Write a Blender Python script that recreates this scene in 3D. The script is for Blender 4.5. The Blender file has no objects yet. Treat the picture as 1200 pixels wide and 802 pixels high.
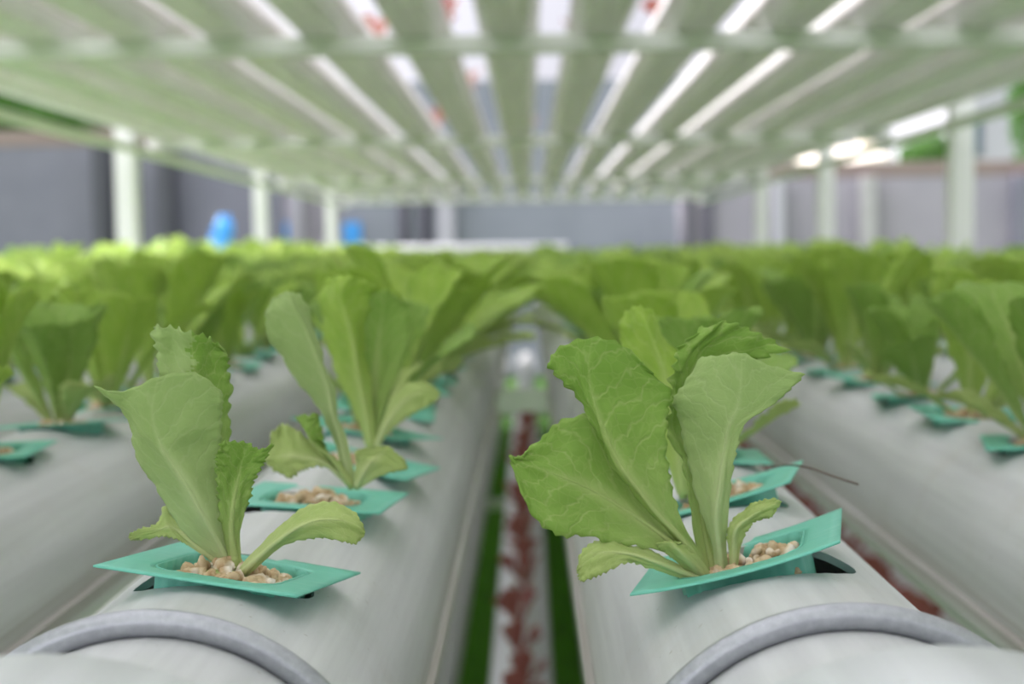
import bpy, bmesh, math, random
import numpy as np
from mathutils import Vector, Matrix, Euler, noise

SC = bpy.context.scene
COL = SC.collection
P = 0.2                      # spacing of the growing gutters (m)
F = 1750.0                   # focal length in pixels of the 1200 px wide frame
ZM, ZL, ZU = 1.22, 0.51, 1.921   # heights of the gutter axes: middle, lower, upper tier
CAMZ = 1.391

# ------------------------------------------------------------------ camera
_p, _w, _a = math.radians(3.37), math.radians(.655), math.radians(.7)
CF = Vector((-math.sin(_w) * math.cos(_p), math.cos(_w) * math.cos(_p), -math.sin(_p)))
_R = Vector((math.cos(_w), math.sin(_w), 0)); _U = _R.cross(CF)
CR = _R * math.cos(_a) - _U * math.sin(_a)
CU = _U * math.cos(_a) + _R * math.sin(_a)
CC = Vector((0, 0, CAMZ))
cam = bpy.data.cameras.new('camera'); camo = bpy.data.objects.new('camera', cam); COL.objects.link(camo)
m = Matrix((CR, CU, -CF)).transposed().to_4x4(); m.translation = CC
camo.matrix_world = m
cam.sensor_width = 36; cam.lens = F / 1200 * 36; cam.clip_start = .01; cam.clip_end = 300
cam.dof.use_dof = True; cam.dof.focus_distance = .487; cam.dof.aperture_fstop = 10
SC.camera = camo

def unp(x, y, Y):
    d = CF + CR * ((x - 600) / F) + CU * ((401 - y) / F)
    return CC + d * (Y / d.y)
def proj(p):
    d = p - CC; z = d.dot(CF)
    return (600 + F * d.dot(CR) / z, 401 - F * d.dot(CU) / z, z)

# ------------------------------------------------------------------ light
SC.view_settings.view_transform = 'Standard'; SC.view_settings.look = 'None'
SC.view_settings.exposure = -0.08; SC.view_settings.gamma = 1; SC.view_settings.use_curve_mapping = False
W = bpy.data.worlds.new('sky'); SC.world = W; W.use_nodes = True
nt = W.node_tree; nt.nodes.clear()
tc = nt.nodes.new('ShaderNodeTexCoord'); sp = nt.nodes.new('ShaderNodeSeparateXYZ')
rp = nt.nodes.new('ShaderNodeValToRGB'); bg = nt.nodes.new('ShaderNodeBackground'); ow = nt.nodes.new('ShaderNodeOutputWorld')
nt.links.new(tc.outputs['Generated'], sp.inputs[0]); nt.links.new(sp.outputs['Z'], rp.inputs[0])
rp.color_ramp.elements[0].position = 0.0; rp.color_ramp.elements[0].color = (.30, .295, .32, 1)
rp.color_ramp.elements[1].position = .60; rp.color_ramp.elements[1].color = (.98, .955, 1.02, 1)
_e = rp.color_ramp.elements.new(.20); _e.color = (.345, .345, .385, 1)
nt.links.new(rp.outputs[0], bg.inputs[0])
# the sky is brighter on the sun's side
_d = nt.nodes.new('ShaderNodeVectorMath'); _d.operation = 'DOT_PRODUCT'; nt.links.new(tc.outputs['Generated'], _d.inputs[0]); _d.inputs[1].default_value = (-.93, .0, .36)
_c = nt.nodes.new('ShaderNodeMath'); _c.operation = 'MAXIMUM'; nt.links.new(_d.outputs['Value'], _c.inputs[0]); _c.inputs[1].default_value = 0
_s = nt.nodes.new('ShaderNodeMath'); _s.operation = 'MULTIPLY_ADD'; nt.links.new(_c.outputs[0], _s.inputs[0]); _s.inputs[1].default_value = 4.5; _s.inputs[2].default_value = 2.6
nt.links.new(_s.outputs[0], bg.inputs[1])
nt.links.new(bg.outputs[0], ow.inputs[0])
sun = bpy.data.lights.new('sun', 'SUN'); sun.energy = 7.5; sun.angle = math.radians(1.5); sun.color = (1, .92, .90)
suno = bpy.data.objects.new('sun', sun); COL.objects.link(suno)
suno.rotation_euler = Vector((.72, -.40, -.46)).to_track_quat('-Z', 'Y').to_euler()
suno.location = (-5, 3, 8)

# ------------------------------------------------------------------ helpers
def put(o, parent=None):
    COL.objects.link(o)
    if parent is not None: o.parent = parent
    return o
def tag(o, label=None, cat=None, group=None, kind=None):
    if label: o['label'] = label
    if cat: o['category'] = cat
    if group: o['group'] = group
    if kind: o['kind'] = kind
    return o
def empty(name, loc=(0, 0, 0)):
    o = bpy.data.objects.new(name, None); o.location = loc; o.empty_display_size = .02
    return put(o)
def obj(name, verts, faces, mat, parent=None, smooth=True, uvs=None):
    me = bpy.data.meshes.new(name); me.from_pydata([tuple(v) for v in verts], [], faces)
    mats = mat if isinstance(mat, (list, tuple)) else [mat]
    for q in mats: me.materials.append(q)
    if uvs is not None:
        ul = me.uv_layers.new(name='UVMap')
        li = np.zeros(len(me.loops), dtype=np.int32); me.loops.foreach_get('vertex_index', li)
        ul.data.foreach_set('uv', np.asarray(uvs, dtype=np.float32)[li].ravel())
    if smooth: me.polygons.foreach_set('use_smooth', [True] * len(me.polygons))
    me.update()
    return put(bpy.data.objects.new(name, me), parent)
class MB:
    def __init__(s): s.v = []; s.f = []; s.uv = []
    def add(s, v, f, uv=None):
        n = len(s.v); s.v += [tuple(q) for q in v]; s.f += [tuple(i + n for i in q) for q in f]
        s.uv += uv if uv is not None else [(.5, .1)] * len(v)
    def box(s, a, b):
        x0, y0, z0 = a; x1, y1, z1 = b
        s.add([(x0,y0,z0),(x1,y0,z0),(x1,y1,z0),(x0,y1,z0),(x0,y0,z1),(x1,y0,z1),(x1,y1,z1),(x0,y1,z1)],
              [(0,3,2,1),(4,5,6,7),(0,1,5,4),(1,2,6,5),(2,3,7,6),(3,0,4,7)])
    def bbox(s, a, b, r):       # box with bevelled edges
        bm = bmesh.new(); bmesh.ops.create_cube(bm, size=1)
        c = [(a[i] + b[i]) / 2 for i in range(3)]; d = [b[i] - a[i] for i in range(3)]
        for v in bm.verts: v.co = Vector([c[i] + v.co[i] * d[i] for i in range(3)])
        bmesh.ops.bevel(bm, geom=list(bm.edges), offset=r, segments=2, affect='EDGES', profile=.7)
        bm.verts.index_update(); s.add([v.co.copy() for v in bm.verts], [[v.index for v in f.verts] for f in bm.faces]); bm.free()
    def tube(s, pts, rad, n=10, uvv=None, caps=True):
        pts = [Vector(q) for q in pts]; N = len(pts)
        rad = rad if isinstance(rad, (list, tuple)) else [rad] * N
        t0 = (pts[1] - pts[0]).normalized(); up = Vector((0, 0, 1)) if abs(t0.z) < .9 else Vector((1, 0, 0))
        nrm = t0.cross(up).normalized(); V = []; UV = []
        for i in range(N):
            t = (pts[min(i + 1, N - 1)] - pts[max(i - 1, 0)]).normalized()
            nrm = (nrm - t * nrm.dot(t)).normalized(); b = t.cross(nrm)
            for k in range(n):
                a = 2 * math.pi * k / n
                V.append(pts[i] + (nrm * math.cos(a) + b * math.sin(a)) * rad[i]); UV.append((.5, i / (N - 1) if uvv is None else uvv[i]))
        Fc = [(i * n + k, i * n + (k + 1) % n, (i + 1) * n + (k + 1) % n, (i + 1) * n + k) for i in range(N - 1) for k in range(n)]
        if caps: Fc += [tuple(range(n - 1, -1, -1)), tuple((N - 1) * n + k for k in range(n))]
        s.add(V, Fc, UV)
    def build(s, name, mat, parent=None, smooth=True): return obj(name, s.v, s.f, mat, parent, smooth, s.uv)
def catmull(pts, n):
    pts = [np.asarray(q, float) for q in pts]; out = []
    m_ = len(pts) - 1
    for i in range(n):
        t = i / (n - 1) * m_; k = min(int(t), m_ - 1); t -= k
        p0 = pts[k - 1] if k > 0 else 2 * pts[0] - pts[1]; p1 = pts[k]; p2 = pts[k + 1]
        p3 = pts[k + 2] if k + 2 <= m_ else 2 * pts[-1] - pts[-2]
        out.append(.5 * (2 * p1 + (p2 - p0) * t + (2 * p0 - 5 * p1 + 4 * p2 - p3) * t * t + (3 * p1 - p0 - 3 * p2 + p3) * t ** 3))
    return out

# ------------------------------------------------------------------ materials
class N:
    def __init__(s, name):
        s.m = bpy.data.materials.new(name); s.m.use_nodes = True; s.t = s.m.node_tree; s.t.nodes.clear()
        s.out = s.n('ShaderNodeOutputMaterial')
    def n(s, k, **kw):
        q = s.t.nodes.new(k)
        for a, b in kw.items(): setattr(q, a, b)
        return q
    def l(s, a, b): s.t.links.new(a, b)
    def math(s, op, a, b=None, c=None, clamp=False):
        q = s.n('ShaderNodeMath', operation=op, use_clamp=clamp)
        for i, x in enumerate((a, b, c)):
            if x is None: continue
            if isinstance(x, (int, float)): q.inputs[i].default_value = x
            else: s.l(x, q.inputs[i])
        return q.outputs[0]
    def ramp(s, x, stops):
        q = s.n('ShaderNodeValToRGB'); s.l(x, q.inputs[0]); e = q.color_ramp.elements
        while len(e) < len(stops): e.new(.5)
        for i, (p, c) in enumerate(stops): e[i].position = p; e[i].color = (*c, 1) if len(c) == 3 else c
        return q.outputs[0]
    def mix(s, f, a, b):
        q = s.n('ShaderNodeMix', data_type='RGBA')
        for i, x in ((0, f), (6, a), (7, b)):
            if isinstance(x, (int, float)): q.inputs[i].default_value = x
            elif isinstance(x, tuple): q.inputs[i].default_value = (*x, 1)
            else: s.l(x, q.inputs[i])
        return q.outputs[2]
    def noise(s, vec, scale, detail=4, rough=.55, dist=0):
        q = s.n('ShaderNodeTexNoise'); q.inputs['Scale'].default_value = scale; q.inputs['Detail'].default_value = detail
        q.inputs['Roughness'].default_value = rough; q.inputs['Distortion'].default_value = dist
        if vec is not None: s.l(vec, q.inputs['Vector'])
        return q.outputs[0]
    def mapping(s, vec, scale):
        q = s.n('ShaderNodeMapping'); s.l(vec, q.inputs[0]); q.inputs['Scale'].default_value = scale; return q.outputs[0]
    def finish(s, col, rough=.5, spec=.4, metal=0, bump=None, bs=.3, bd=.001, trans=0, tcol=None):
        b = s.n('ShaderNodeBsdfPrincipled')
        if isinstance(col, tuple): b.inputs['Base Color'].default_value = (*col, 1)
        else: s.l(col, b.inputs['Base Color'])
        if isinstance(rough, (int, float)): b.inputs['Roughness'].default_value = rough
        else: s.l(rough, b.inputs['Roughness'])
        b.inputs['Specular IOR Level'].default_value = spec; b.inputs['Metallic'].default_value = metal
        nrm = None
        if bump is not None:
            q = s.n('ShaderNodeBump'); q.inputs['Strength'].default_value = bs; q.inputs['Distance'].default_value = bd
            s.l(bump, q.inputs['Height']); s.l(q.outputs[0], b.inputs['Normal']); nrm = q.outputs[0]
        sh = b.outputs[0]
        if trans:
            t = s.n('ShaderNodeBsdfTranslucent'); c = tcol if tcol is not None else col
            if isinstance(c, tuple): t.inputs[0].default_value = (*c, 1)
            else: s.l(c, t.inputs[0])
            if nrm: s.l(nrm, t.inputs['Normal'])
            x = s.n('ShaderNodeMixShader'); x.inputs[0].default_value = trans
            s.l(sh, x.inputs[1]); s.l(t.outputs[0], x.inputs[2]); sh = x.outputs[0]
        s.l(sh, s.out.inputs[0]); return s.m
    def coord(s, k='Object'): return s.n('ShaderNodeTexCoord').outputs[k]

def plain(name, col, rough=.6, spec=.3, metal=0, var=.12, scale=6, bd=.001, trans=0):
    a = N(name); f = a.noise(a.coord(), scale, 5)
    c = a.mix(f, tuple(x * (1 - var) for x in col), tuple(min(1, x * (1 + var)) for x in col))
    return a.finish(c, rough, spec, metal, bump=f, bs=.15, bd=bd, trans=trans)

def pvc(name, tint, trans):
    a = N(name); co = a.coord()
    streak = a.noise(a.mapping(co, (90, 3, 90)), 1, 5, .6)
    blot = a.noise(co, 14, 6, .65)
    spec_ = a.noise(co, 260, 2, .5)
    c = a.mix(a.ramp(streak, [(.35, (0, 0, 0)), (.7, (1, 1, 1))]), tuple(x * .80 for x in tint), tint)
    c = a.mix(a.math('MULTIPLY', a.ramp(blot, [(.52, (0, 0, 0)), (.75, (1, 1, 1))]), .35), c, (.52, .50, .44))
    sx = a.n('ShaderNodeSeparateXYZ'); a.l(co, sx.inputs[0])     # brown streaked band darkening the seam of the channel
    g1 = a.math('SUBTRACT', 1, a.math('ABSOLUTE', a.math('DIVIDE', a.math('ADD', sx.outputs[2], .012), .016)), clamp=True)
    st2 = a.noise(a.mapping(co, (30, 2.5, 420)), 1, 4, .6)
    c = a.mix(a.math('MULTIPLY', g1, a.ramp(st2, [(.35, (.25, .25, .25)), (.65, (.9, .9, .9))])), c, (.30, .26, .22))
    c = a.mix(a.math('MULTIPLY', a.ramp(spec_, [(.70, (0, 0, 0)), (.76, (1, 1, 1))]), .45), c, (.33, .30, .25))
    r = a.math('MULTIPLY_ADD', blot, .25, .25)
    return a.finish(c, r, .5, 0, bump=streak, bs=.12, bd=.0008, trans=trans)
M = {}
M['pvc'] = pvc('white weathered pvc', (.70, .71, .715), .10)
M['pvc_up'] = pvc('white translucent pvc', (.90, .90, .89), .45)
M['cap'] = pvc('white pvc cap', (.68, .70, .72), .05)

def galv():
    a = N('galvanised steel'); co = a.coord()
    f = a.noise(co, 320, 5, .65); g = a.noise(co, 45, 3)
    c = a.mix(a.ramp(f, [(.3, (0, 0, 0)), (.75, (1, 1, 1))]), (.34, .35, .385), (.47, .485, .52))
    c = a.mix(a.math('MULTIPLY', a.ramp(g, [(.58, (0, 0, 0)), (.72, (1, 1, 1))]), .5), c, (.22, .23, .27))
    return a.finish(c, a.math('MULTIPLY_ADD', f, .25, .25), .5, .65, bump=f, bs=.35, bd=.0006)
M['galv'] = galv()

def leaf(name, lo, hi, vein, rough=.55, trans=.30, tcol=None, veins=.5):
    a = N(name); uv = a.coord('UV'); s_ = a.n('ShaderNodeSeparateXYZ'); a.l(uv, s_.inputs[0])
    u, v = s_.outputs[0], s_.outputs[1]
    au = a.math('ABSOLUTE', a.math('MULTIPLY_ADD', u, 2, -1))
    wob = a.noise(a.mapping(uv, (7, 7, 7)), 1, 2)
    # midrib, broad at the base
    wid = a.math('MULTIPLY_ADD', a.math('POWER', a.math('SUBTRACT', 1, v, clamp=True), 1.9), .72, .030)
    mid = a.math('SUBTRACT', 1, a.math('DIVIDE', au, wid), clamp=True)
    # side veins sweeping up to the margin
    side = a.math('GREATER_THAN', u, .5)
    s1 = a.math('ADD', a.math('MULTIPLY_ADD', v, 8.5, a.math('MULTIPLY', au, -2.3)), a.math('MULTIPLY_ADD', wob, 1.6, a.math('MULTIPLY', side, .45)))
    fr = a.math('ABSOLUTE', a.math('SUBTRACT', a.math('FRACT', s1), .5))
    lat = a.math('SUBTRACT', 1, a.math('DIVIDE', fr, .12), clamp=True)
    vo = a.n('ShaderNodeTexVoronoi', feature='DISTANCE_TO_EDGE'); vo.inputs['Scale'].default_value = 1
    a.l(a.mapping(uv, (11, 19, 1)), vo.inputs['Vector'])
    net = a.math('SUBTRACT', 1, a.math('DIVIDE', vo.outputs['Distance'], .085), clamp=True)
    tot = a.math('MAXIMUM', a.math('MULTIPLY', lat, .8), a.math('MULTIPLY', net, .30))
    tot = a.math('MULTIPLY', tot, veins)
    tone = a.noise(a.mapping(uv, (4, 3, 1)), 1, 4)
    c = a.mix(a.ramp(tone, [(.3, (0, 0, 0)), (.7, (1, 1, 1))]), lo, hi)
    c = a.mix(tot, c, vein)
    c = a.mix(a.math('MULTIPLY', mid, a.math('MULTIPLY_ADD', v, -.75, .9)), c, tuple(x * 1.12 for x in vein))
    base = a.math('POWER', a.math('SUBTRACT', 1, v, clamp=True), 3)
    c = a.mix(a.math('MULTIPLY', base, .9), c, tuple(x * 1.1 for x in vein))
    h = a.math('SUBTRACT', a.math('MULTIPLY', a.noise(a.mapping(uv, (10, 14, 1)), 1, 3), .8), a.math('MULTIPLY', tot, .8))
    tc_ = a.mix(.35, a.mix(.5, c, tcol or hi), (.55, .55, .35))
    return a.finish(c, rough, .35, 0, bump=h, bs=.4, bd=.0010, trans=trans, tcol=tc_)
M['leaf'] = leaf('lettuce leaf', (.21, .38, .05), (.29, .47, .085), (.52, .60, .24))
M['leaf_under'] = leaf('lettuce leaf underside', (.34, .48, .16), (.41, .55, .20), (.58, .66, .34), .6, .28, veins=.35)
M['leaf_pale'] = leaf('pale lettuce leaf', (.42, .56, .16), (.53, .64, .23), (.66, .72, .36), .55, .35, veins=.35)
M['leaf_bright'] = leaf('bright lettuce leaf', (.29, .49, .045), (.46, .65, .10), (.64, .74, .30), .5, .40)
M['leaf_red'] = leaf('red lettuce leaf', (.17, .03, .035), (.30, .06, .05), (.38, .16, .12), .5, .25)

def teal():
    a = N('sea green plastic'); co = a.coord(); f = a.noise(co, 60, 4); g = a.noise(a.mapping(co, (40, 260, 40)), 1, 3)
    c = a.mix(f, (.17, .60, .45), (.24, .70, .56))
    c = a.mix(a.math('MULTIPLY', a.ramp(g, [(.55, (0, 0, 0)), (.8, (1, 1, 1))]), .35), c, (.46, .80, .70))
    return a.finish(c, .38, .45, 0, bump=g, bs=.12, bd=.0006, trans=.22)
M['teal'] = teal()
def stones():
    a = N('tan pumice gravel'); co = a.coord(); f = a.noise(co, 170, 5, .65); g = a.noise(co, 75, 2)
    c = a.mix(a.ramp(f, [(.3, (0, 0, 0)), (.7, (1, 1, 1))]), (.40, .25, .12), (.74, .62, .42))
    c = a.mix(a.ramp(g, [(.54, (0, 0, 0)), (.64, (1, 1, 1))]), c, (.82, .74, .64))
    return a.finish(c, .85, .2, 0, bump=f, bs=.6, bd=.0012)
M['stone'] = stones()
M['white_paint'] = plain('white painted steel', (.66, .65, .66), .5, .4, 0, .05)
M['dark'] = plain('dark steel', (.06, .06, .075), .6, .3)
M['concrete'] = plain('grey concrete', (.34, .33, .34), .85, .2, 0, .15, 4, .004)
M['bark'] = plain('bark', (.16, .11, .08), .9, .1, 0, .3, 20, .01)
M['twig'] = plain('dry root', (.13, .10, .08), .8, .2)
M['blue'] = plain('blue plastic', (.05, .30, .72), .4, .5, 0, .1)
M['glass'] = plain('dark window glass', (.10, .14, .18), .1, .6, 0, .05)
M['tile'] = plain('sunlit roof sheet', (.80, .72, .62), .6, .3, 0, .08)
M['brown'] = plain('brown coping', (.22, .17, .16), .8, .2, 0, .15, 5, .003)
M['lilac'] = plain('lilac render', (.38, .37, .42), .8, .2, 0, .06, 2)
def wallmat(name, c0, c1):
    a = N(name); co = a.coord(); f = a.noise(co, .9, 6, .6); g = a.noise(a.mapping(co, (3, 3, .35)), 1, 5)
    c = a.mix(a.ramp(f, [(.3, (0, 0, 0)), (.7, (1, 1, 1))]), c0, c1)
    c = a.mix(a.math('MULTIPLY', a.ramp(g, [(.5, (0, 0, 0)), (.8, (1, 1, 1))]), .3), c, tuple(x * .6 for x in c0))
    return a.finish(c, .9, .15, 0, bump=f, bs=.2, bd=.01)
M['wall_blue'] = wallmat('blue grey rendered wall', (.20, .215, .255), (.25, .265, .305))
M['wall_grey'] = wallmat('lilac grey rendered wall', (.25, .235, .28), (.32, .295, .34))
M['wall_dim'] = wallmat('dim grey blockwork', (.15, .15, .19), (.20, .195, .24))
def ground():
    a = N('grass ground'); co = a.coord(); f = a.noise(co, 30, 6, .7); g = a.noise(co, 2, 3)
    c = a.mix(f, (.03, .10, .012), (.10, .26, .03)); c = a.mix(a.ramp(g, [(.45, (0, 0, 0)), (.7, (1, 1, 1))]), c, (.10, .20, .04))
    return a.finish(c, .9, .1, 0, bump=f, bs=.8, bd=.02)
M['ground'] = ground()
M['grass'] = plain('green grass blade', (.13, .36, .03), .6, .2, 0, .35, 9, .001, .3)
def foliage():
    a = N('tree foliage'); f = a.noise(a.coord(), 5, 4)
    return a.finish(a.mix(f, (.035, .11, .02), (.14, .30, .06)), .6, .3, trans=.3)
M['foliage'] = foliage()

# ------------------------------------------------------------------ setting
def struct(name, mb, mat, smooth=False):
    return tag(mb.build(name, mat, None, smooth), kind='structure')
b = MB(); b.add([(-60, -30, 0), (60, -30, 0), (60, 90, 0), (-60, 90, 0)], [(0, 1, 2, 3)])
tag(struct('ground', b, M['ground']), 'green grassy ground beneath the growing racks', 'ground')

def wall(name, x0, x1, y, h, mat, label, th=.2, cop=None):
    b = MB(); b.box((x0, y, 0), (x1, y + th, h)); w = struct(name, b, mat)
    tag(w, label, 'wall')
    if cop:
        c = MB(); c.bbox((x0 - .03, y, h), (x1 + .03, y + th + .06, h + .16), .02); c.build('coping', cop, w, False)
    return w
def hz(y, yp): return CAMZ + (298 - yp) / F * y      # height seen at picture row yp at distance y
def hx(y, xp): return (xp - 619) / F * y
wall('wall_back', hx(17, 395), hx(17, 800), 17.0, hz(17, 96), M['wall_blue'], 'tall blue grey wall across the far end of the racks')
wall('wall_left', hx(14.5, -140), hx(14.5, 330), 14.5, hz(14.5, 166), M['wall_dim'], 'dim grey boundary wall beyond the left posts', cop=M['brown'])
wall('wall_corner', hx(16, 326), hx(16, 400), 16.0, hz(16, 190), M['wall_grey'], 'lilac grey wall piece between the left wall and the tall wall')
wall('wall_right', hx(15.5, 796), hx(15.5, 1400), 15.5, hz(15.5, 214), M['wall_grey'], 'lilac grey boundary wall with brown coping on the right', cop=M['brown'])

def pillar(xp, w, y, h, mat, label, name='wall_pillar', d=.22):
    b = MB(); x = hx(y, xp); w = w / F * y
    b.bbox((x - w / 2, y - d, 0), (x + w / 2, y, h), .012)
    return tag(b.build(name, mat, None, False), label, 'pillar', kind='thing')
pillar(126, 17, 14.49, hz(14.5, 168), M['dark'], 'dark pillar on the left wall just left of the first white post')
pillar(201, 17, 14.49, hz(14.5, 168), M['dark'], 'dark pillar on the left wall right of the first white post')
pillar(524, 20, 16.99, hz(17, 200), M['lilac'], 'pale lilac pillar on the tall grey wall')
pillar(350, 14, 15.99, hz(16, 200), M['lilac'], 'pale lilac pillar beside the second left post')
pillar(1012, 16, 15.49, hz(15.5, 214), M['concrete'], 'grey concrete pillar on the right boundary wall')
pillar(1192, 22, 15.49, hz(15.5, 214), M['wall_dim'], 'dim pillar at the right end of the boundary wall')
pillar(909, 10, 15.49, hz(15.5, 214), M['lilac'], 'slim pale pillar on the right boundary wall')
def pipe(xp, y, h, label, r=.055):
    b = MB(); x = hx(y, xp); b.tube([(x, y - r - .01, 0), (x, y - r - .01, h * .5), (x, y - r - .01, h)], r, 12)
    for z in (.5, 1.3): b.tube([(x, y - r - .01, z), (x, y - r - .01, z + .05)], r * 1.25, 12)
    return tag(b.build('drain_pipe', M['dark'], None, True), label, 'pipe', kind='thing')
pipe(475, 17, hz(17, 200), 'black drainpipe on the tall wall, left one of the pair')
pipe(499, 17, hz(17, 200), 'black drainpipe on the tall wall, right one of the pair')
pipe(803, 15.5, hz(15.5, 214), 'dark drainpipe at the left end of the right boundary wall')
pipe(828, 15.5, hz(15.5, 214), 'dark drainpipe on the right boundary wall beside another one')
# blue boards on the wall
def board(xp, yp, w, h, y, label):
    b = MB(); x = hx(y, xp); z = hz(y, yp); w *= y / F / 2; h *= y / F / 2
    b.bbox((x - w, y - .035, z - h), (x + w, y - .005, z + h), .01)
    r = tag(b.build('wall_board', M['blue'], None, False), label, 'board', kind='thing')
board(329, 268, 22, 20, 16, 'blue board on the lilac grey wall beside the second left post')
board(412, 272, 24, 26, 17, 'blue board at the left end of the tall wall')
# blue canister on a block plinth
y = 13.6; x = hx(y, 260); z = hz(y, 300)
b = MB(); b.bbox((x - .14, y - .12, 0), (x + .14, y + .12, z), .015)
tag(b.build('concrete_plinth', M['concrete'], None, False), 'grey block plinth carrying the blue canister', 'plinth')
can = empty('canister', (x, y, z)); tag(can, 'bright blue plastic canister in front of the left wall', 'canister')
b = MB(); b.bbox((-.10, -.085, 0), (.085, .085, .22), .035); b.build('body', M['blue'], can)
b = MB(); b.tube([(.03, 0, .20), (.03, 0, .25), (.03, 0, .33), (.03, 0, .36)], [.085, .085, .08, .07], 16); b.build('neck', M['blue'], can)
b = MB(); b.tube([(.03, 0, .355), (.03, 0, .40)], .055, 16); b.build('cap', M['blue'], can)
b = MB(); b.tube([(-.08, 0, .2), (-.085, 0, .27), (-.04, 0, .30), (.0, 0, .28)], .013, 8); b.build('handle', M['blue'], can)
# bright shed and house above the right wall
y = 22.0
shed = empty('shed', (hx(y, 995), y, 0)); tag(shed, 'low shed with a sunlit pale roof behind the right wall', 'shed')
wd = 85 / F * y / 2
b = MB(); b.box((-wd * .9, 0, 0), (wd * .9, 2.0, hz(y, 208))); b.build('wall', M['tile'], shed, False)
b = MB(); zt = hz(y, 208)
b.add([(-wd, -.2, zt), (wd, -.2, zt + .18), (wd, 2.2, zt + .50), (-wd, 2.2, zt + .36), (-wd, -.2, zt + .05), (wd, -.2, zt + .23), (wd, 2.2, zt + .55), (-wd, 2.2, zt + .41)],
      [(0, 3, 2, 1), (4, 5, 6, 7), (0, 1, 5, 4), (1, 2, 6, 5), (2, 3, 7, 6), (3, 0, 4, 7)]); b.build('roof', M['tile'], shed, False)
b = MB(); b.bbox((wd * .55, .6, zt + .2), (wd * .95, 1.0, zt + .62), .03); b.build('chimney', M['tile'], shed, False)
y = 26.0
hs = empty('house', (hx(y, 1190), y, 0)); tag(hs, 'pale lilac house with a small dark window behind the right wall', 'house')
b = MB(); b.box((-1.2, 0, 0), (1.2, 4, hz(y, 25))); hw = b.build('wall', M['lilac'], hs, False)
b = MB(); b.bbox((hx(y, 1136) - hx(y, 1190), -.03, hz(y, 190)), (hx(y, 1148) - hx(y, 1190), .05, hz(y, 150)), .01); wf = b.build('window', M['dark'], hs, False)
b = MB(); b.box((hx(y, 1138) - hx(y, 1190), -.04, hz(y, 188)), (hx(y, 1146) - hx(y, 1190), -.02, hz(y, 152))); b.build('pane', M['glass'], wf, False)
b = MB(); b.bbox((-1.4, -.3, hz(y, 25)), (1.4, 4.3, hz(y, 25) + .2), .03); b.build('roof', M['brown'], hs, False)
def tree(name, c, rx, rz, n, label, seed, ls=.07):
    rnd = random.Random(seed); t = empty(name, (c[0], c[1], 0)); tag(t, label, 'tree', kind='thing')
    b = MB(); b.tube([(0, 0, 0), (.03, .02, c[2] * .5), (0, 0, c[2])], [.09, .07, .04], 8); b.build('trunk', M['bark'], t)
    b = MB()
    for i in range(n):
        d = Vector((rnd.gauss(0, 1), rnd.gauss(0, 1), rnd.gauss(0, 1))).normalized() * rnd.uniform(.35, 1) ** .5
        lump = 1 + .3 * noise.noise(d * 2.3 + Vector((seed, 0, 0)))
        q = Vector((d.x * rx * lump, d.y * rx * lump, c[2] + d.z * rz * lump))
        e = Euler((rnd.uniform(0, 6), rnd.uniform(0, 6), rnd.uniform(0, 6))).to_matrix(); s = ls * rnd.uniform(.6, 1.4)
        b.add([q + e @ Vector(k) * s for k in ((-.5, 0, 0), (0, -.35, .08), (1, 0, 0), (0, .35, .08))], [(0, 1, 2, 3)])
    b.build('crown', M['foliage'], t, True)
y = 19.5; tree('leafy_tree', (hx(y, 1088), y, hz(y, 205)), .48, .42, 2600, 'green bushy tree between the bright shed and the lilac house', 3)
y = 16.5; tree('leafy_tree', (hx(y, 30), y, hz(y, 128)), 1.25, .45, 9000, 'dark green tree above the left boundary wall', 4)
y = 19.6; tree('leafy_tree', (hx(y, -120), y, hz(y, 120)), .9, .6, 5000, 'dark green tree at the far left edge above the wall', 5)
y = 18.5; tree('leafy_tree', (hx(y, 1225), y, hz(y, 130)), .5, .9, 2600, 'dark tree at the right edge beside the lilac house', 6)
# white header pipe beyond the bed
y = 12.75
b = MB(); b.tube([(hx(y, 300), y, hz(y, 292)), (hx(y, 480), y, hz(y, 292)), (hx(y, 665), y, hz(y, 292))], .045, 16)
hp = empty('header_pipe', (0, 0, 0)); tag(hp, 'white horizontal header pipe at the far end of the lettuce bed', 'pipe'); b.build('pipe', M['pvc'], hp)
for xp in (310, 480, 655):
    b = MB(); b.bbox((hx(y, xp) - .03, y - .03, 0), (hx(y, xp) + .03, y + .03, hz(y, 292) - .04), .006); b.build('leg', M['white_paint'], hp, False)

# ------------------------------------------------------------------ gutters
Y0, Y1 = .30, 12.0
def gutter_profile(up=False):
    o = [(-.20, -.24), (.20, -.24), (.22, -.225), (.322, -.10), (.338, -.095), (.338, -.055), (.322, -.05)]
    for i in range(25):
        a = math.pi * i / 24; o.append((.317 * math.cos(a), .317 * math.sin(a)))
    o += [(-.322, -.05), (-.338, -.055), (-.338, -.095), (-.322, -.10), (-.22, -.225)]
    i_ = [(-.19, -.227), (.19, -.227), (.206, -.216), (.306, -.10), (.308, -.09), (.308, -.06), (.306, -.05)]
    for i in range(25):
        a = math.pi * i / 24; i_.append((.303 * math.cos(a), .303 * math.sin(a)))
    i_ += [(-.306, -.05), (-.308, -.06), (-.308, -.09), (-.306, -.10), (-.206, -.216)]
    def wx(x, z): return x * 1.0 if up else x
    def wz(z): return (z * 1.25 if z < -.2 else z) if up else z
    return [(wx(x, z) * P, wz(z) * P) for x, z in o], [(wx(x, z) * P, wz(z) * P) for x, z in i_]
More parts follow.
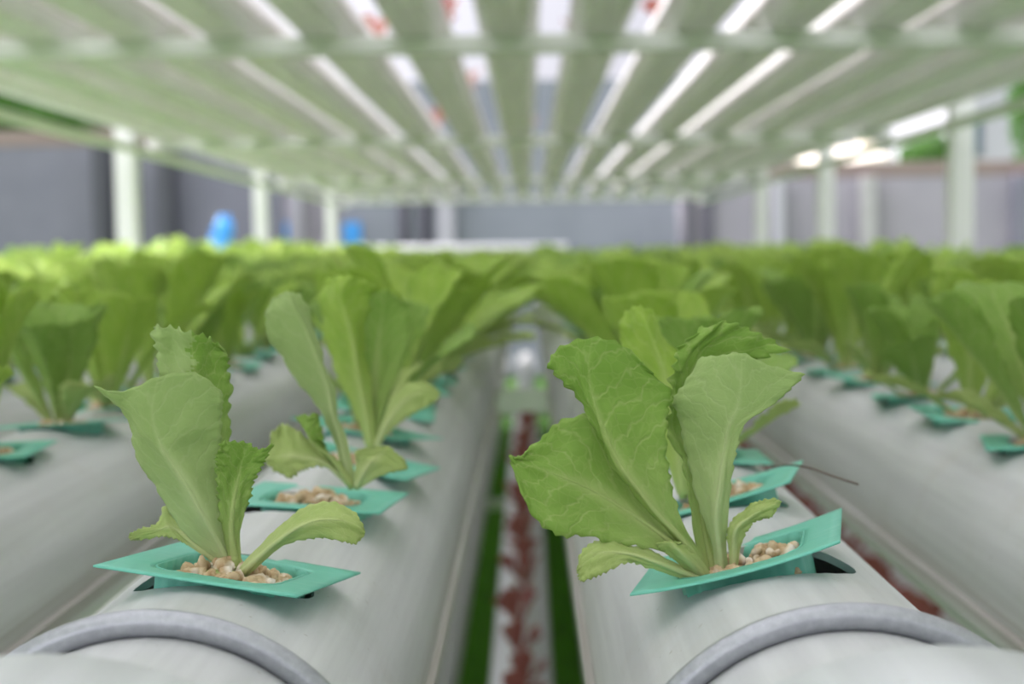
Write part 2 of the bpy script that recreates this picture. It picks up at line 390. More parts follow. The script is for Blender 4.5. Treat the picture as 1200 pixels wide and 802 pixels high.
def gutter_mesh(y0, y1, mat, holes=None, hw=.029, hoff=0, up=False):
    o, i_ = gutter_profile(up); n = len(o); V = []; Fc = []
    for y in (y0, y1):
        V += [(x, y, z) for x, z in o]; V += [(x, y, z) for x, z in i_]
    A, B, C_, D = 0, n, 2 * n, 3 * n
    for k in range(n):
        j = (k + 1) % n
        Fc += [(A + k, C_ + k, C_ + j, A + j), (B + k, B + j, D + j, D + k), (A + k, A + j, B + j, B + k), (C_ + k, D + k, D + j, C_ + j)]
    ob = obj('gutter_shape', V, Fc, mat, None, True)
    bm = bmesh.new(); bm.from_mesh(ob.data); bmesh.ops.recalc_face_normals(bm, faces=bm.faces[:]); bm.to_mesh(ob.data); bm.free()
    if holes:
        b = MB()
        for y in holes:
            k = 28; b.add([(hoff + hw * math.cos(2 * math.pi * q / k), y +  .027 * math.sin(2 * math.pi * q / k), z) for z in (.02, .09) for q in range(k)],
                          [tuple(range(k - 1, -1, -1)), tuple(range(k, 2 * k))] + [(q, (q + 1) % k, k + (q + 1) % k, k + q) for q in range(k)])
        cut = b.build('cutter', mat); md = ob.modifiers.new('b', 'BOOLEAN'); md.object = cut; md.operation = 'DIFFERENCE'; md.solver = 'MANIFOLD'
        me = bpy.data.meshes.new_from_object(ob.evaluated_get(bpy.context.evaluated_depsgraph_get()))
        bpy.data.objects.remove(cut)
    else: me = ob.data.copy()
    bpy.data.objects.remove(ob)
    bm = bmesh.new(); bm.from_mesh(me)
    for e in bm.edges: e.smooth = e.calc_face_angle(0) < math.radians(28)
    bm.to_mesh(me); bm.free()
    return me
C0, CS = .520, .134
ROWS = [C0 + CS * i for i in range(84)]
ROWS = [q for q in ROWS if q < Y1 - .08]
g_left = gutter_mesh(Y0, Y1, M['pvc'], [.511] + ROWS[1:], .031, .003)
g_right = gutter_mesh(Y0, Y1, M['pvc'], ROWS, .0295, -.0065)
g_side = gutter_mesh(Y0, Y1, M['pvc'], [q + .045 for q in ROWS])
g_low = gutter_mesh(.30, 12.4, M['pvc']); g_up = gutter_mesh(-.75, 12.3, M['pvc_up'], up=True)  # upper gutters lengthened unseen behind the camera to shade the front
g_left.name = g_right.name = g_side.name = 'gutter'
XS = [(-.548 + n) * P for n in range(-6, 8)]
ORD = ['', 'second', 'third', 'fourth', 'fifth', 'sixth', 'seventh', 'eighth']
def where(n):            # n = index from the gap: -1 first left, +1 first right
    a = abs(n); s = 'left' if n < 0 else 'right'
    return ('hooped gutter left of the gap' if n < 0 else 'hooped gutter right of the gap') if a == 1 else '%s gutter %s of the gap' % (ORD[a - 1], s)
def cap_mesh():
    b = MB(); R = .0835; prof = [(.0, .312 * P), (.0, R - .003), (-.001, R - .001), (-.004, R), (-.06, R), (-.064, R - .002), (-.066, R - .006), (-.0665, .02), (-.0665, 0)]
    k = 56; V = []; Fc = []
    for y, r in prof:
        for q in range(k):
            a = 2 * math.pi * q / k; V.append((r * math.cos(a), y, r * math.sin(a)))
    for i in range(len(prof) - 1):
        for q in range(k): Fc.append((i * k + q, (i + 1) * k + q, (i + 1) * k + (q + 1) % k, i * k + (q + 1) % k))
    return V, Fc
NUM = {}
capV, capF = cap_mesh()
cap_me = None
for i, x in enumerate(XS):
    n = i - 6 if i >= 7 else i - 7
    NUM[i] = n
    if n < -7 or n > 7: continue
    me = g_left if n == -1 else g_right if n == 1 else g_side
    t = empty('growing_gutter', (x, 0, ZM)); g = put(bpy.data.objects.new('channel', me), t)
    lab = {-1: 'white rounded growing gutter directly left of the central gap', 1: 'white rounded growing gutter directly right of the central gap'}.get(n, 'white rounded growing gutter, %s one %s of the central gap' % (ORD[abs(n) - 1], 'left' if n < 0 else 'right'))
    tag(t, lab, 'gutter', 'white gutters of the lettuce tier')
    if cap_me is None:
        c = obj('end_cap', capV, capF, M['cap'], t); c.location = (0, .331, 0); cap_me = c.data
        bm = bmesh.new(); bm.from_mesh(cap_me)
        for e in bm.edges: e.smooth = e.calc_face_angle(0) < math.radians(50)
        bmesh.ops.recalc_face_normals(bm, faces=bm.faces[:]); bm.to_mesh(cap_me); bm.free()
    else: c = put(bpy.data.objects.new('end_cap', cap_me), t); c.location = (0, .331, 0)
for n in range(-7, 8):
    o = put(bpy.data.objects.new('overhead_gutter', g_up)); o.location = ((-.19 + n) * P, 0, ZU)
    tag(o, 'white overhead gutter seen from below, ' + ('the one just left of the middle slit' if n == 0 else '%s one %s of the middle slit' % ('second third fourth fifth sixth seventh eighth'.split()[-n - 1], 'left') if n < 0 else '%s one right of the middle slit' % ('first second third fourth fifth sixth seventh'.split()[n - 1])), 'gutter', 'overhead gutters of the upper tier')
for n in range(-7, 8):
    o = put(bpy.data.objects.new('lower_gutter', g_low)); o.location = ((-.12 + n) * P, 0, ZL)
    tag(o, 'white lower gutter with red lettuces in the middle of the central gap' if n == 0 else 'white gutter of the lower tier, %s one %s of the one in the central gap' % ('first second third fourth fifth sixth seventh'.split()[abs(n) - 1], 'left' if n < 0 else 'right'), 'gutter', 'gutters of the lower tier')

# galvanised hoops holding the front gutters down
def hoop(x, label):
    b = MB(); r = .0672; pts = [(.0715, 0, -.066), (.0715, 0, -.03), (.0712, 0, -.008)]
    for i in range(41):
        a = math.radians(12) + math.radians(156) * i / 40; k = 1 + .045 * max(0, 1 - min(a, math.pi - a) / .9) ** 2
        pts.append((r * k * math.cos(a), 0, r * math.sin(a)))
    pts += [(-.0712, 0, -.008), (-.0715, 0, -.03), (-.0715, 0, -.066)]
    b.tube(pts, .0040, 16); o = b.build('pipe_hoop', M['galv']); o.location = (x, .4196, ZM)
    tag(o, label, 'hoop', 'galvanised hoops over the gutters')
for i, x in enumerate(XS):
    n = NUM[i]
    if abs(n) > 2: continue
    hoop(x, {-1: 'grey galvanised hoop over the gutter left of the central gap', 1: 'grey galvanised hoop over the gutter right of the central gap'}.get(n, 'grey galvanised hoop over the %s' % where(n)))

# rack: posts, rails, crossbars
def bar(name, a, b_, label, cat, group, r=.004):
    b = MB(); b.bbox(a, b_, r); o = b.build(name, M['white_paint'], None, False); tag(o, label, cat, group, 'thing'); return o
XL, XR = -7.75 * P, 7.42 * P; hwp = .0375
zr0, zr1, zc1 = CAMZ + 2.0 * P, CAMZ + 2.15 * P, ZU - .30 * P
lp = [('first and nearest', 29), ('second', 43.5), ('third', 59)]; rp_ = [('first and nearest', 25.8), ('second', 37.4), ('third', 47.6)]
for nm, yy in lp:
    bar('rack_post', (XL - hwp, yy * P - hwp, 0), (XL + hwp, yy * P + hwp, ZU + .10), 'white square steel post, %s along the left side of the rack' % nm, 'post', 'white rack posts')
for nm, yy in rp_:
    bar('rack_post', (XR - hwp, yy * P - hwp, 0), (XR + hwp, yy * P + hwp, ZU + .10), 'white square steel post, %s along the right side of the rack' % nm, 'post', 'white rack posts')
bar('side_rail', (XL + hwp, -.75, zr0), (XL + hwp + .03, 12.4, zr1), 'white side rail under the left edge of the upper tier', 'rail', 'white side rails', .003)
bar('side_rail', (XR - hwp - .03, -.75, zr0), (XR - hwp, 12.4, zr1), 'white side rail under the right edge of the upper tier', 'rail', 'white side rails', .003)
for nm, yy in (('nearest in view', 16.1), ('second in view', 29.8), ('third in view', 45.5), ('last, at the far end', 61.3)):
    bar('crossbar', (XL + hwp, yy * P, zr1), (XR - hwp, yy * P + .04, zc1), 'white crossbar under the overhead gutters, %s' % nm, 'crossbar', 'crossbars of the upper tier')
for k, yy in enumerate((2.0, 12.0, 28, 44, 58)):
    z1 = ZM - .24 * P
    bar('crossbar', (-7.0 * P, yy * P, z1 - .036), (7.2 * P, yy * P + .04, z1), 'pale crossbar under the lettuce gutters, %s from the front' % ('first second third fourth fifth'.split()[k]), 'crossbar', 'crossbars of the lettuce tier')
    z1 = ZL - .24 * P
    bar('crossbar', (-7.2 * P, yy * P, z1 - .036), (7.3 * P, yy * P + .04, z1), 'pale crossbar under the lower tier gutters, %s from the front' % ('first second third fourth fifth'.split()[k]), 'crossbar', 'crossbars of the lower tier')
for yy in (2.0, 12.0, 28, 44, 58):
    for xx in (-7.1 * P, 7.25 * P):
        if True:
            bar('rack_upright', (xx - .02, yy * P, 0), (xx + .02, yy * P + .04, ZM - .24 * P), 'white upright at the side of the rack carrying its crossbars', 'upright', 'white uprights of the lower rack')

# ------------------------------------------------------------------ net cups
def rsq(h, r, n):     # rounded square outline, n points per corner
    o = []
    for c, (sx, sy) in enumerate(((1, 1), (-1, 1), (-1, -1), (1, -1))):
        for i in range(n):
            a = math.pi / 2 * (c + i / (n - 1)); o.append((sx * (h - r) + r * math.cos(a), sy * (h - r) + r * math.sin(a)))
    return o
def cup_meshes(seed, bow, nst=10, h=.035, ho=.0222):
    """lid: a thin square sheet with a rounded opening; tub: fluted walls below it"""
    rnd = random.Random(seed)
    inn = rsq(ho, .009, nst); k = len(inn)
    # resample evenly
    pts = [Vector((*q, 0)) for q in inn]; L = [0]
    for i in range(k): L.append(L[-1] + (pts[(i + 1) % k] - pts[i]).length)
    n = nst * 8; ev = []
    for i in range(n):
        t = L[-1] * i / n; j = max(q for q in range(k) if L[q] <= t); f = (t - L[j]) / max(1e-9, L[j + 1] - L[j]); ev.append(pts[j].lerp(pts[(j + 1) % k], f))
    def outp(p):     # radial projection to the outer square
        m_ = max(abs(p.x), abs(p.y)); return Vector((p.x * h / m_, p.y * h / m_, 0))
    tw = [rnd.uniform(-.0012, .0012) for _ in range(4)]
    def zz(x, y):
        u, v = x / h, y / h
        return bow * u * u + ((1 + u) * (1 + v) * tw[0] + (1 - u) * (1 + v) * tw[1] + (1 - u) * (1 - v) * tw[2] + (1 + u) * (1 - v) * tw[3]) / 4
    V = []; Fc = []
    outs = [outp(p) for p in ev]
    for c in range(4):  # pull nearest sample to true corner
        cx = Vector((h if c in (0, 3) else -h, h if c in (0, 1) else -h, 0)); j = min(range(n), key=lambda q: (outs[q] - cx).length); outs[j] = cx
    rings = []
    for t in (0, .15, .4, .7, 1.0):
        rings.append([ev[i].lerp(outs[i], t) for i in range(n)])
    for r_, ring in enumerate(rings):
        for p in ring: V.append((p.x, p.y, zz(p.x, p.y) - (.0005 if r_ == 0 else 0)))
    R_ = len(rings)
    for r_ in range(R_ - 1):
        for i in range(n): j = (i + 1) % n; Fc.append((r_ * n + i, (r_ + 1) * n + i, (r_ + 1) * n + j, r_ * n + j))
    Vt = []; Ft = []
    D = [(0, 1.0), (-.003, .985), (-.010, .97), (-.022, .92), (-.036, .84), (-.040, .80), (-.0405, .0)]
    for z, s in D:
        for i in range(n):
            p = ev[i]; fl = 1 + .028 * math.cos(i * 2 * math.pi / n * 26) * (1 if z < -.002 else 0)
            Vt.append((p.x * s * fl, p.y * s * fl, z + (zz(p.x, p.y) if z > -.005 else 0)))
    for r_ in range(len(D) - 1):
        for i in range(n): j = (i + 1) % n; Ft.append((r_ * n + i, r_ * n + j, (r_ + 1) * n + j, (r_ + 1) * n + i))
    return (V, Fc), (Vt, Ft)
def make_cup(seed, bow, loc, rot, nst=10):
    t = empty('net_cup', loc); t.rotation_euler = rot
    (V, Fc), (Vt, Ft) = cup_meshes(seed, bow, nst, .036 if seed == 11 else .035)
    a = obj('lid', V, Fc, M['teal'], t); s = a.modifiers.new('thick', 'SOLIDIFY'); s.thickness = .0007; s.offset = 0
    c = obj('tub', Vt, Ft, M['teal'], t); s = c.modifiers.new('thick', 'SOLIDIFY'); s.thickness = .0008; s.offset = 1
    return t
def rotm(yaw, pit, rol): return (Matrix.Rotation(yaw, 3, 'Z') @ Matrix.Rotation(pit, 3, 'X') @ Matrix.Rotation(rol, 3, 'Y'))

def gravel_mesh(seed, n, r, sz=(.0016, .0031)):
    rnd = random.Random(seed); b = MB()
    for i in range(n):
        bm = bmesh.new(); bmesh.ops.create_icosphere(bm, subdivisions=2, radius=rnd.uniform(*sz))
        sc = (rnd.uniform(.8, 1.5), rnd.uniform(.8, 1.3), rnd.uniform(.6, 1.0)); e = Euler([rnd.uniform(0, 6) for _ in range(3)]).to_matrix(); of = Vector([rnd.uniform(0, 50) for _ in range(3)])
        c = Vector((rnd.uniform(-r, r), rnd.uniform(-r, r), -.0055 + rnd.uniform(-.002, .003)))
        c.z += .004 * (1 - (c.x * c.x + c.y * c.y) / (r * r))
        for v in bm.verts:
            k = 1 + .5 * noise.noise(v.co * 420 + of); q = e @ Vector((v.co.x * sc[0] * k, v.co.y * sc[1] * k, v.co.z * sc[2] * k)); v.co = q + c
        bm.verts.index_update(); b.add([v.co.copy() for v in bm.verts], [[v.index for v in f.verts] for f in bm.faces]); bm.free()
    return b

# ------------------------------------------------------------------ lettuce
def leaf_grid(C, nu, nv, amp, rnd, pucker):
    """C[v][u] of world vectors -> serrated, puckered grid"""
    G = [[Vector(C[j][i]) for i in range(nu)] for j in range(nv)]
    ph = [rnd.uniform(0, 9) for _ in range(4)]
    for j in range(nv):
        v = j / (nv - 1)
        for i in range(nu):
            u = i / (nu - 1) * 2 - 1
            a = C[min(j + 1, nv - 1)][i] - C[max(j - 1, 0)][i]; b = C[j][min(i + 1, nu - 1)] - C[j][max(i - 1, 0)]
            nrm = a.cross(b)
            if nrm.length > 1e-12: nrm.normalize()
            e = abs(u) ** 3
            ruf = (math.sin(v * 31 + ph[0] + u) + .5 * math.sin(v * 83 + ph[1])) * e * min(1, v * 2.0) * amp
            top = max(0, (v - .85) / .15); ruf += math.sin(u * 11 + ph[2]) * top * amp
            pk = noise.noise(Vector((u * 3.1 + ph[3], v * 8, ph[0]))) * pucker * min(1, v * 2.5)
            G[j][i] += nrm * (ruf + pk)
    # teeth on the margin
    for j in range(int(nv * .3), nv):
        v = j / (nv - 1); 
        for i, q in ((0, 1), (nu - 1, nu - 2)):
            d = C[j][i] - C[j][q]
            if d.length > 1e-9:
                s = (v * 15 + .25 * math.sin(v * 21 + ph[0]) + ph[1] + i * .3) % 1.0; s = s / .75 if s < .75 else (1 - s) / .25; G[j][i] += d.normalized() * amp * (2.4 * s - .7)
    for i in range(nu):
        d = C[nv - 1][i] - C[nv - 2][i]
        if d.length > 1e-9:
            s = abs(((i / (nu - 1) * 7 + ph[2]) % 1.0) - .5) * 2; G[nv - 1][i] += d.normalized() * amp * (2.2 * s * s - .5)
    return G
def leaf_mb(G, ribs=(.0016, .0003), b=None):
    nv, nu = len(G), len(G[0]); b = b or MB()
    V = [G[j][i] for j in range(nv) for i in range(nu)]
    UV = [(i / (nu - 1), j / (nv - 1)) for j in range(nv) for i in range(nu)]
    b.add(V, [(j * nu + i, j * nu + i + 1, (j + 1) * nu + i + 1, (j + 1) * nu + i) for j in range(nv - 1) for i in range(nu - 1)], UV)
    if ribs:
        c = nu // 2; k = int(nv * .75); step = max(1, k // 14); js = list(range(0, k, step))
        b.tube([G[j][c] for j in js], [ribs[0] + (ribs[1] - ribs[0]) * (q / (len(js) - 1)) ** .5 for q in range(len(js))], 8, [j / (nv - 1) for j in js])
    return b
def thick(o, t=.0005):
    s = o.modifiers.new('thickness', 'SOLIDIFY'); s.thickness = t; s.offset = 0; return o
def row5(r):
    if len(r) == 3:
        a, m_, c = [np.array(q, float) for q in r]; return [a, (a + m_) / 2, m_, (m_ + c) / 2, c]
    return [np.array(q, float) for q in r]
def traced_leaf(rows, x0, y0, s, Y, mat, parent, seed, amp=.0006, pucker=.0008, nu=29, nv=76, ribs=(.0014, .0001), bulge=0, mat2=None):
    """rows of (x, y, d): crop position and d = millimetres beyond the stalk; real depth and curvature"""
    rnd = random.Random(seed)
    rr = [row5(r) for r in rows]
    cols = [catmull([r[c] for r in rr], nv) for c in range(5)]
    org = parent.location; C = []
    for j in range(nv):
        pr = catmull([cols[c][j] for c in range(5)], nu); line = []
        for i, q in enumerate(pr):
            u = i / (nu - 1) * 2 - 1; d = q[2] - bulge * (1 - u * u) * min(1, j / nv * 2.5)
            line.append(unp(x0 + q[0] / s, y0 + q[1] / s, Y + d / 1000) - org)
        C.append(line)
    o = leaf_mb(leaf_grid(C, nu, nv, amp, rnd, pucker), ribs).build('leaf', [mat, mat2] if mat2 else mat, parent)
    if mat2:
        for p in o.data.polygons:
            if p.index < (nu - 1) * (nv - 1) and p.index % (nu - 1) < (nu - 1) // 2 - 1 + 1.6 * math.sin(p.index // (nu - 1) * .55) + math.sin(p.index // (nu - 1) * 1.7): p.material_index = 1
    return thick(o)
def D(d, *pts):   # attach one depth (or a list) to a row
    return [(p[0], p[1], (d[i] if isinstance(d, (list, tuple)) else d)) for i, p in enumerate(pts)]

# left hero plant
LC = Vector((-.1025, .508, 1.2840)); LROT = (-.184, -.089, .137)
RC = Vector((.0752, .5254, 1.2827)); RROT = (-.2138, -.0157, -.2992)
def cup_root(c, rot): return c + rotm(*rot) @ Vector((0, 0, -.006))
pl = empty('green_lettuce', unp(269, 664, .506)); tag(pl, 'young green lettuce in the nearest cup of the left hooped gutter', 'lettuce', 'green lettuces in the gutters')
K = (100, 370, 2.291, .508)
def LL(rows, mat, seed, **k): return traced_leaf(rows, *K, mat, pl, seed, **k)
LL([D(0, (372,668),(388,674),(406,668)), D([0,-3,0], (325,632),(365,622),(392,610)), D([1,-6,0], (262,580),(335,570),(378,540)), D([2,-8,0], (212,495),(295,500),(373,475)),
    D([1,-9,-1], (168,430),(255,430),(360,400)), D([-1,-9,-2], (130,355),(215,370),(363,330)), D([-3,-7,-9,-8,-3], (122,288),(150,310),(195,330),(280,300),(365,280)),
    D([-6,-8,-9,-8,-4], (75,236),(115,245),(180,255),(280,230),(368,236)), D([-10,-9,-9,-8,-4], (28,193),(105,203),(195,165),(295,154),(366,203))], M['leaf_under'], 1, amp=.00035, pucker=.0006, bulge=0)
LL([D(3, (386,668),(393,670),(402,668)), D([7,5,7], (360,560),(385,560),(402,560)), D([12,7,13], (330,430),(368,430),(388,420)), D([14,8,16], (290,330),(338,335),(385,335)),
    D([15,8,18], (235,230),(305,240),(388,240)), D([14,8,19], (206,150),(295,165),(386,165)), D([13,8,18], (190,85),(288,105),(376,110)), D([12,11,8,12,17], (180,30),(235,34),(285,46),(330,62),(368,88))], M['leaf'], 2, amp=.0008, pucker=.0014, mat2=M['leaf_under'])
LL([D(-2, (392,672),(405,676),(420,670)), D([-3,-5,-3], (370,585),(392,585),(416,575)), D([-5,-6,-2], (360,510),(397,510),(436,495)), D([-8,-4,-3], (354,430),(410,440),(455,438)),
    D([-9,-3,-4], (356,385),(420,395),(478,395)), D([-9,-6,-4,-5,-7], (362,343),(400,338),(440,345),(466,360),(502,346))], M['leaf'], 3, amp=.0006, pucker=.0009)
LL([D(-3, (404,690),(412,700),(425,708)), D([-5,-8,-6], (440,648),(452,662),(470,668)), D([-7,-11,-8], (490,598),(505,615),(522,622)), D([-8,-13,-11], (545,548),(562,575),(585,600)),
    D([-9,-14,-13], (605,510),(622,550),(645,598)), D([-9,-14,-14], (665,503),(685,550),(692,606)), D([-9,-13,-13], (718,525),(728,565),(722,612)), D(-11, (742,560),(750,580),(745,598))], M['leaf_pale'], 4, amp=.0003, pucker=.0004)
LL([D(3, (352,662),(362,668),(368,672)), D([7,5,5], (300,605),(303,622),(310,640)), D([12,9,7], (242,545),(252,580),(265,610)), D([13,9,7], (215,512),(225,568),(240,598)),
    D([11,9,8], (190,560),(200,575),(205,592)), D(9, (152,572),(156,585),(155,600)), D(9, (120,588),(119,595),(124,603))], M['leaf_pale'], 5, amp=.0004, pucker=.0006)
LL([D(-4, (405,688),(405,700),(402,712)), D([-5,-8,-8], (370,680),(368,695),(370,714)), D([-6,-10,-10], (337,682),(334,695),(336,708)), D(-9, (318,689),(315,695),(318,701))], M['leaf_pale'], 6, amp=.0001, pucker=.0002, ribs=(.0012, .0003))

# right hero plant
prt = empty('green_lettuce', unp(847, 676, .518)); tag(prt, 'young green lettuce in the nearest cup of the right hooped gutter', 'lettuce', 'green lettuces in the gutters')
K2 = (590, 370, 2.228, .518)
def RL(rows, mat, seed, **k): return traced_leaf(rows, *K2, mat, prt, seed, **k)
RL([D(0, (525,690),(540,697),(554,690)), D([-2,-5,-3], (462,600),(482,604),(512,615)), D([-4,-9,-7], (388,520),(406,522),(472,550)), D([-5,-12,-9], (332,455),(350,452),(442,465)),
    D([-6,-13,-10], (288,392),(303,388),(430,400)), D([-6,-13,-9], (260,338),(273,328),(422,330)), D([-7,-13,-8], (230,272),(250,266),(426,262)), D([-9,-12,-6], (185,205),(228,192),(440,202)),
    D([-11,-12,-12,-10,-7], (148,165),(185,140),(222,128),(322,135),(400,165)), D([-13,-12,-11,-10,-8], (113,126),(150,82),(232,58),(315,80),(383,142))], M['leaf'], 11, amp=.0006, pucker=.0011)
RL([D(-1, (532,672),(540,685),(540,694)), D([-1,-4,-4], (455,590),(470,618),(482,648)), D([0,-5,-6], (390,520),(410,572),(420,618)), D([0,-6,-9], (340,437),(335,518),(345,600)),
    D([-1,-7,-11], (288,345),(268,475),(275,592)), D([-3,-8,-12], (242,266),(210,445),(212,572)), D([-5,-9,-13], (152,275),(152,422),(150,575)), D([-7,-9,-13], (100,322),(100,402),(86,532)),
    D([-8,-9,-11], (62,352),(55,388),(50,468)), D(-9, (40,374),(20,368),(20,392))], M['leaf'], 12, amp=.0006, pucker=.0014)
RL([D(0, (555,695),(572,698),(590,692)), D([1,-3,-1], (548,610),(564,610),(582,610)), D([1,-5,-3], (526,540),(556,532),(585,520)), D([1,-6,-6], (498,450),(565,440),(594,430)),
    D([1,-6,-9], (474,345),(578,350),(608,350)), D([0,-4,-8,-9,-10], (458,270),(530,275),(590,285),(610,290),(628,285)), D([-1,-5,-9,-10,-11], (446,218),(520,215),(610,240),(660,245),(706,230)),
    D([-1,-5,-9,-11,-12], (478,172),(540,160),(620,180),(690,185),(752,188)), D([-2,-5,-9,-11,-13], (517,108),(570,104),(622,98),(690,128),(787,154))], M['leaf_under'], 13, amp=.0004, pucker=.0006)
RL([D(3, (545,690),(555,692),(562,690)), D([4,6,4], (498,585),(528,580),(550,578)), D([3,7,6], (486,480),(512,480),(532,480)), D([4,9,8], (463,370),(488,370),(522,370)), D([6,11,12], (430,268),(468,270),(522,270)),
    D([7,12,14], (440,195),(480,190),(532,190)), D([8,12,15], (446,140),(495,130),(590,140)), D([9,12,15], (468,85),(535,78),(660,110)), D([10,12,13,13,14], (515,40),(565,18),(615,26),(668,50),(735,86))], M['leaf'], 14, amp=.0012, pucker=.0016)
RL([D(-2, (594,672),(602,682),(610,672)), D([-2,-4,-3], (588,610),(602,610),(617,610)), D([-2,-6,-4], (586,552),(606,560),(634,565)), D([-2,-6,-4], (625,512),(642,528),(657,537)), D([-3,-6,-5], (665,486),(682,505),(692,528)), D(-4, (708,478),(723,487),(712,512))], M['leaf_pale'], 15, amp=.0003, pucker=.0006)
RL([D(-3, (520,680),(525,692),(520,702)), D([-4,-7,-6], (450,648),(450,664),(450,682)), D([-6,-11,-10], (390,618),(380,638),(375,656)), D([-8,-13,-13], (320,596),(318,620),(320,645)), D([-10,-14,-15], (250,585),(255,620),(270,668)),
    D([-12,-14,-15], (204,620),(214,645),(230,685)), D(-14, (195,650),(194,665),(200,694))], M['leaf_pale'], 16, amp=.0004, pucker=.0006)
RL([D(-2, (505,690),(535,700),(552,690)), D([-6,-9,-5], (450,640),(480,640),(512,635)), D([-9,-11,-7], (405,602),(440,596),(468,598)), D(-9, (402,596),(430,590),(462,592))], M['leaf_pale'], 17, amp=.0003, pucker=.0004, ribs=None)

def spine_leaf(rnd, L, wmax, az, tilt, curl, nu, nv, shape=1.0, cup=.25, amp=.001):
    """free leaf: spine leaving the stalk at tilt from vertical, curling outwards"""
    out = Vector((math.cos(az), math.sin(az), 0)); sd = Vector((-math.sin(az), math.cos(az), 0)); p = out * .003; C = []
    tw = rnd.uniform(-.5, .5)
    for j in range(nv):
        v = j / (nv - 1); a = tilt + curl * v * v
        d = out * math.sin(a) + Vector((0, 0, math.cos(a))); nrm = out * math.cos(a) - Vector((0, 0, math.sin(a)))
        w = wmax * (.10 + .90 * (max(0, (v - .12) / .88) ** 1.1)) * (1 if v < .72 else math.sqrt(max(0, 1 - ((v - .72) / .30) ** 2.2)))
        line = []
        s_ = sd * math.cos(tw * v) + nrm * math.sin(tw * v)
        for i in range(nu):
            u = i / (nu - 1) * 2 - 1
            line.append(p + s_ * (u * w / 2) - nrm * (abs(u) ** 1.5 * w * cup))
        C.append(line); p = p + d * (L / (nv - 1))
    return leaf_grid(C, nu, nv, amp, rnd, amp)
def plant_leaves(seed, h, nu, nv, n=7):
    rnd = random.Random(seed); a0 = rnd.uniform(0, 6); out = []
    for i in range(n):
        big = i < n - 2
        L = h * (rnd.uniform(.85, 1.08) if big else rnd.uniform(.45, .65)); tilt = rnd.uniform(.12, .62) if big else rnd.uniform(.6, 1.0)
        out.append((spine_leaf(rnd, L, L * rnd.uniform(.42, .64), a0 + i * 2.399 + rnd.uniform(-.4, .4), tilt, rnd.uniform(.1, .7), nu, nv, cup=rnd.uniform(.05, .32), amp=h * .009), big))
    return out
def make_plant(seed, h, mats, nu=13, nv=26, n=7):
    t = empty('green_lettuce')
    for g, big in plant_leaves(seed, h, nu, nv, n): thick(leaf_mb(g, (.0018, .0004)).build('leaf', mats[0] if big else mats[1], t))
    return t
def plant_mesh(seed, h, mat, nu=7, nv=10, n=7, name='lettuce'):
    b = MB()
    for g, big in plant_leaves(seed, h, nu, nv, n): leaf_mb(g, None, b)
    o = b.build(name, mat); me = o.data; bpy.data.objects.remove(o); return me

# second plant in the left row, traced too; third likewise
K3 = (280, 300, 2.506, .646)
p2 = empty('green_lettuce', unp(411, 575, .646)); tag(p2, 'tall slender green lettuce in the second cup of the left hooped gutter', 'lettuce', 'green lettuces in the gutters')
def TL(rows, mat, seed, par, Kk, **k): return traced_leaf(rows, *Kk, mat, par, seed, nu=19, nv=40, **k)
TL([D(0, (318,672),(332,684),(348,672)), D(0, (303,635),(320,645),(338,635)), D([2,0,2], (285,560),(300,560),(322,565)), D([4,-3,3], (255,480),(275,470),(295,480)), D([6,-5,4], (190,390),(262,400),(278,395)), D([5,-7,4], (130,310),(232,310),(250,310)),
    D([2,-8,4], (88,235),(195,220),(222,225)), D([0,-7,3], (78,175),(160,150),(205,160)), D([1,0,-3,0,3], (90,148),(110,120),(145,108),(175,112),(192,132))], M['leaf_under'], 21, p2, K3, amp=.0006)
TL([D(-2, (320,668),(333,680),(344,672)), D([-4,-6,-2], (250,585),(275,600),(300,610)), D([-4,-9,-4], (190,500),(230,560),(270,590)), D([-6,-10,-6], (180,475),(205,525),(252,560)), D(-9, (225,470),(232,480),(246,520))], M['leaf'], 22, p2, K3, amp=.0010)
TL([D(-1, (322,662),(328,674),(330,684)), D([-2,-6,-6], (240,575),(245,605),(255,620)), D([-3,-9,-9], (160,510),(165,590),(190,625)), D([-4,-9,-9], (120,500),(115,590),(150,650)), D(-8, (100,530),(75,600),(100,625))], M['leaf_pale'], 23, p2, K3, amp=.0009)
TL([D(-3, (336,668),(344,680),(356,682)), D([-6,-9,-8], (345,600),(385,610),(430,640)), D([-8,-9,-10], (345,575),(420,580),(490,625)), D(-9, (390,560),(440,560),(485,600))], M['leaf_pale'], 24, p2, K3, amp=.0005)
p3 = empty('green_lettuce', unp(436, 521, .782)); tag(p3, 'tall broad leaved green lettuce in the third cup of the left hooped gutter', 'lettuce', 'green lettuces in the gutters')
K4 = (280, 300, 2.506, .78)
TL([D(0, (372,560),(388,572),(405,560)), D([2,-2,2], (350,480),(375,480),(395,470)), D([4,-4,6], (300,380),(355,380),(385,360)), D([5,-6,8], (268,290),(340,290),(370,270)), D([5,-6,9], (245,190),(318,190),(380,180)),
    D([6,-5,9], (240,110),(295,120),(400,110)), D([7,3,-2,3,8], (258,70),(285,60),(320,58),(365,70),(405,95))], M['leaf_bright'], 31, p3, K4, amp=.0008)
TL([D(4, (382,562),(394,570),(408,562)), D([4,8,6], (360,470),(390,470),(420,460)), D([4,10,7], (345,360),(400,360),(470,340)), D([4,10,8], (335,250),(410,250),(500,220)), D([6,10,9], (332,180),(420,170),(495,150)), D([7,8,9,9,9], (350,150),(385,120),(425,100),(455,115),(480,135))], M['leaf'], 32, p3, K4, amp=.0008)
TL([D(-3, (395,562),(402,570),(412,568)), D([-3,-6,-5], (420,490),(430,500),(440,520)), D([-4,-8,-8], (460,400),(480,430),(500,470)), D([-6,-9,-9], (520,370),(540,400),(555,440)), D(-9, (570,380),(590,400),(585,420))], M['leaf_pale'], 33, p3, K4, amp=.0005)
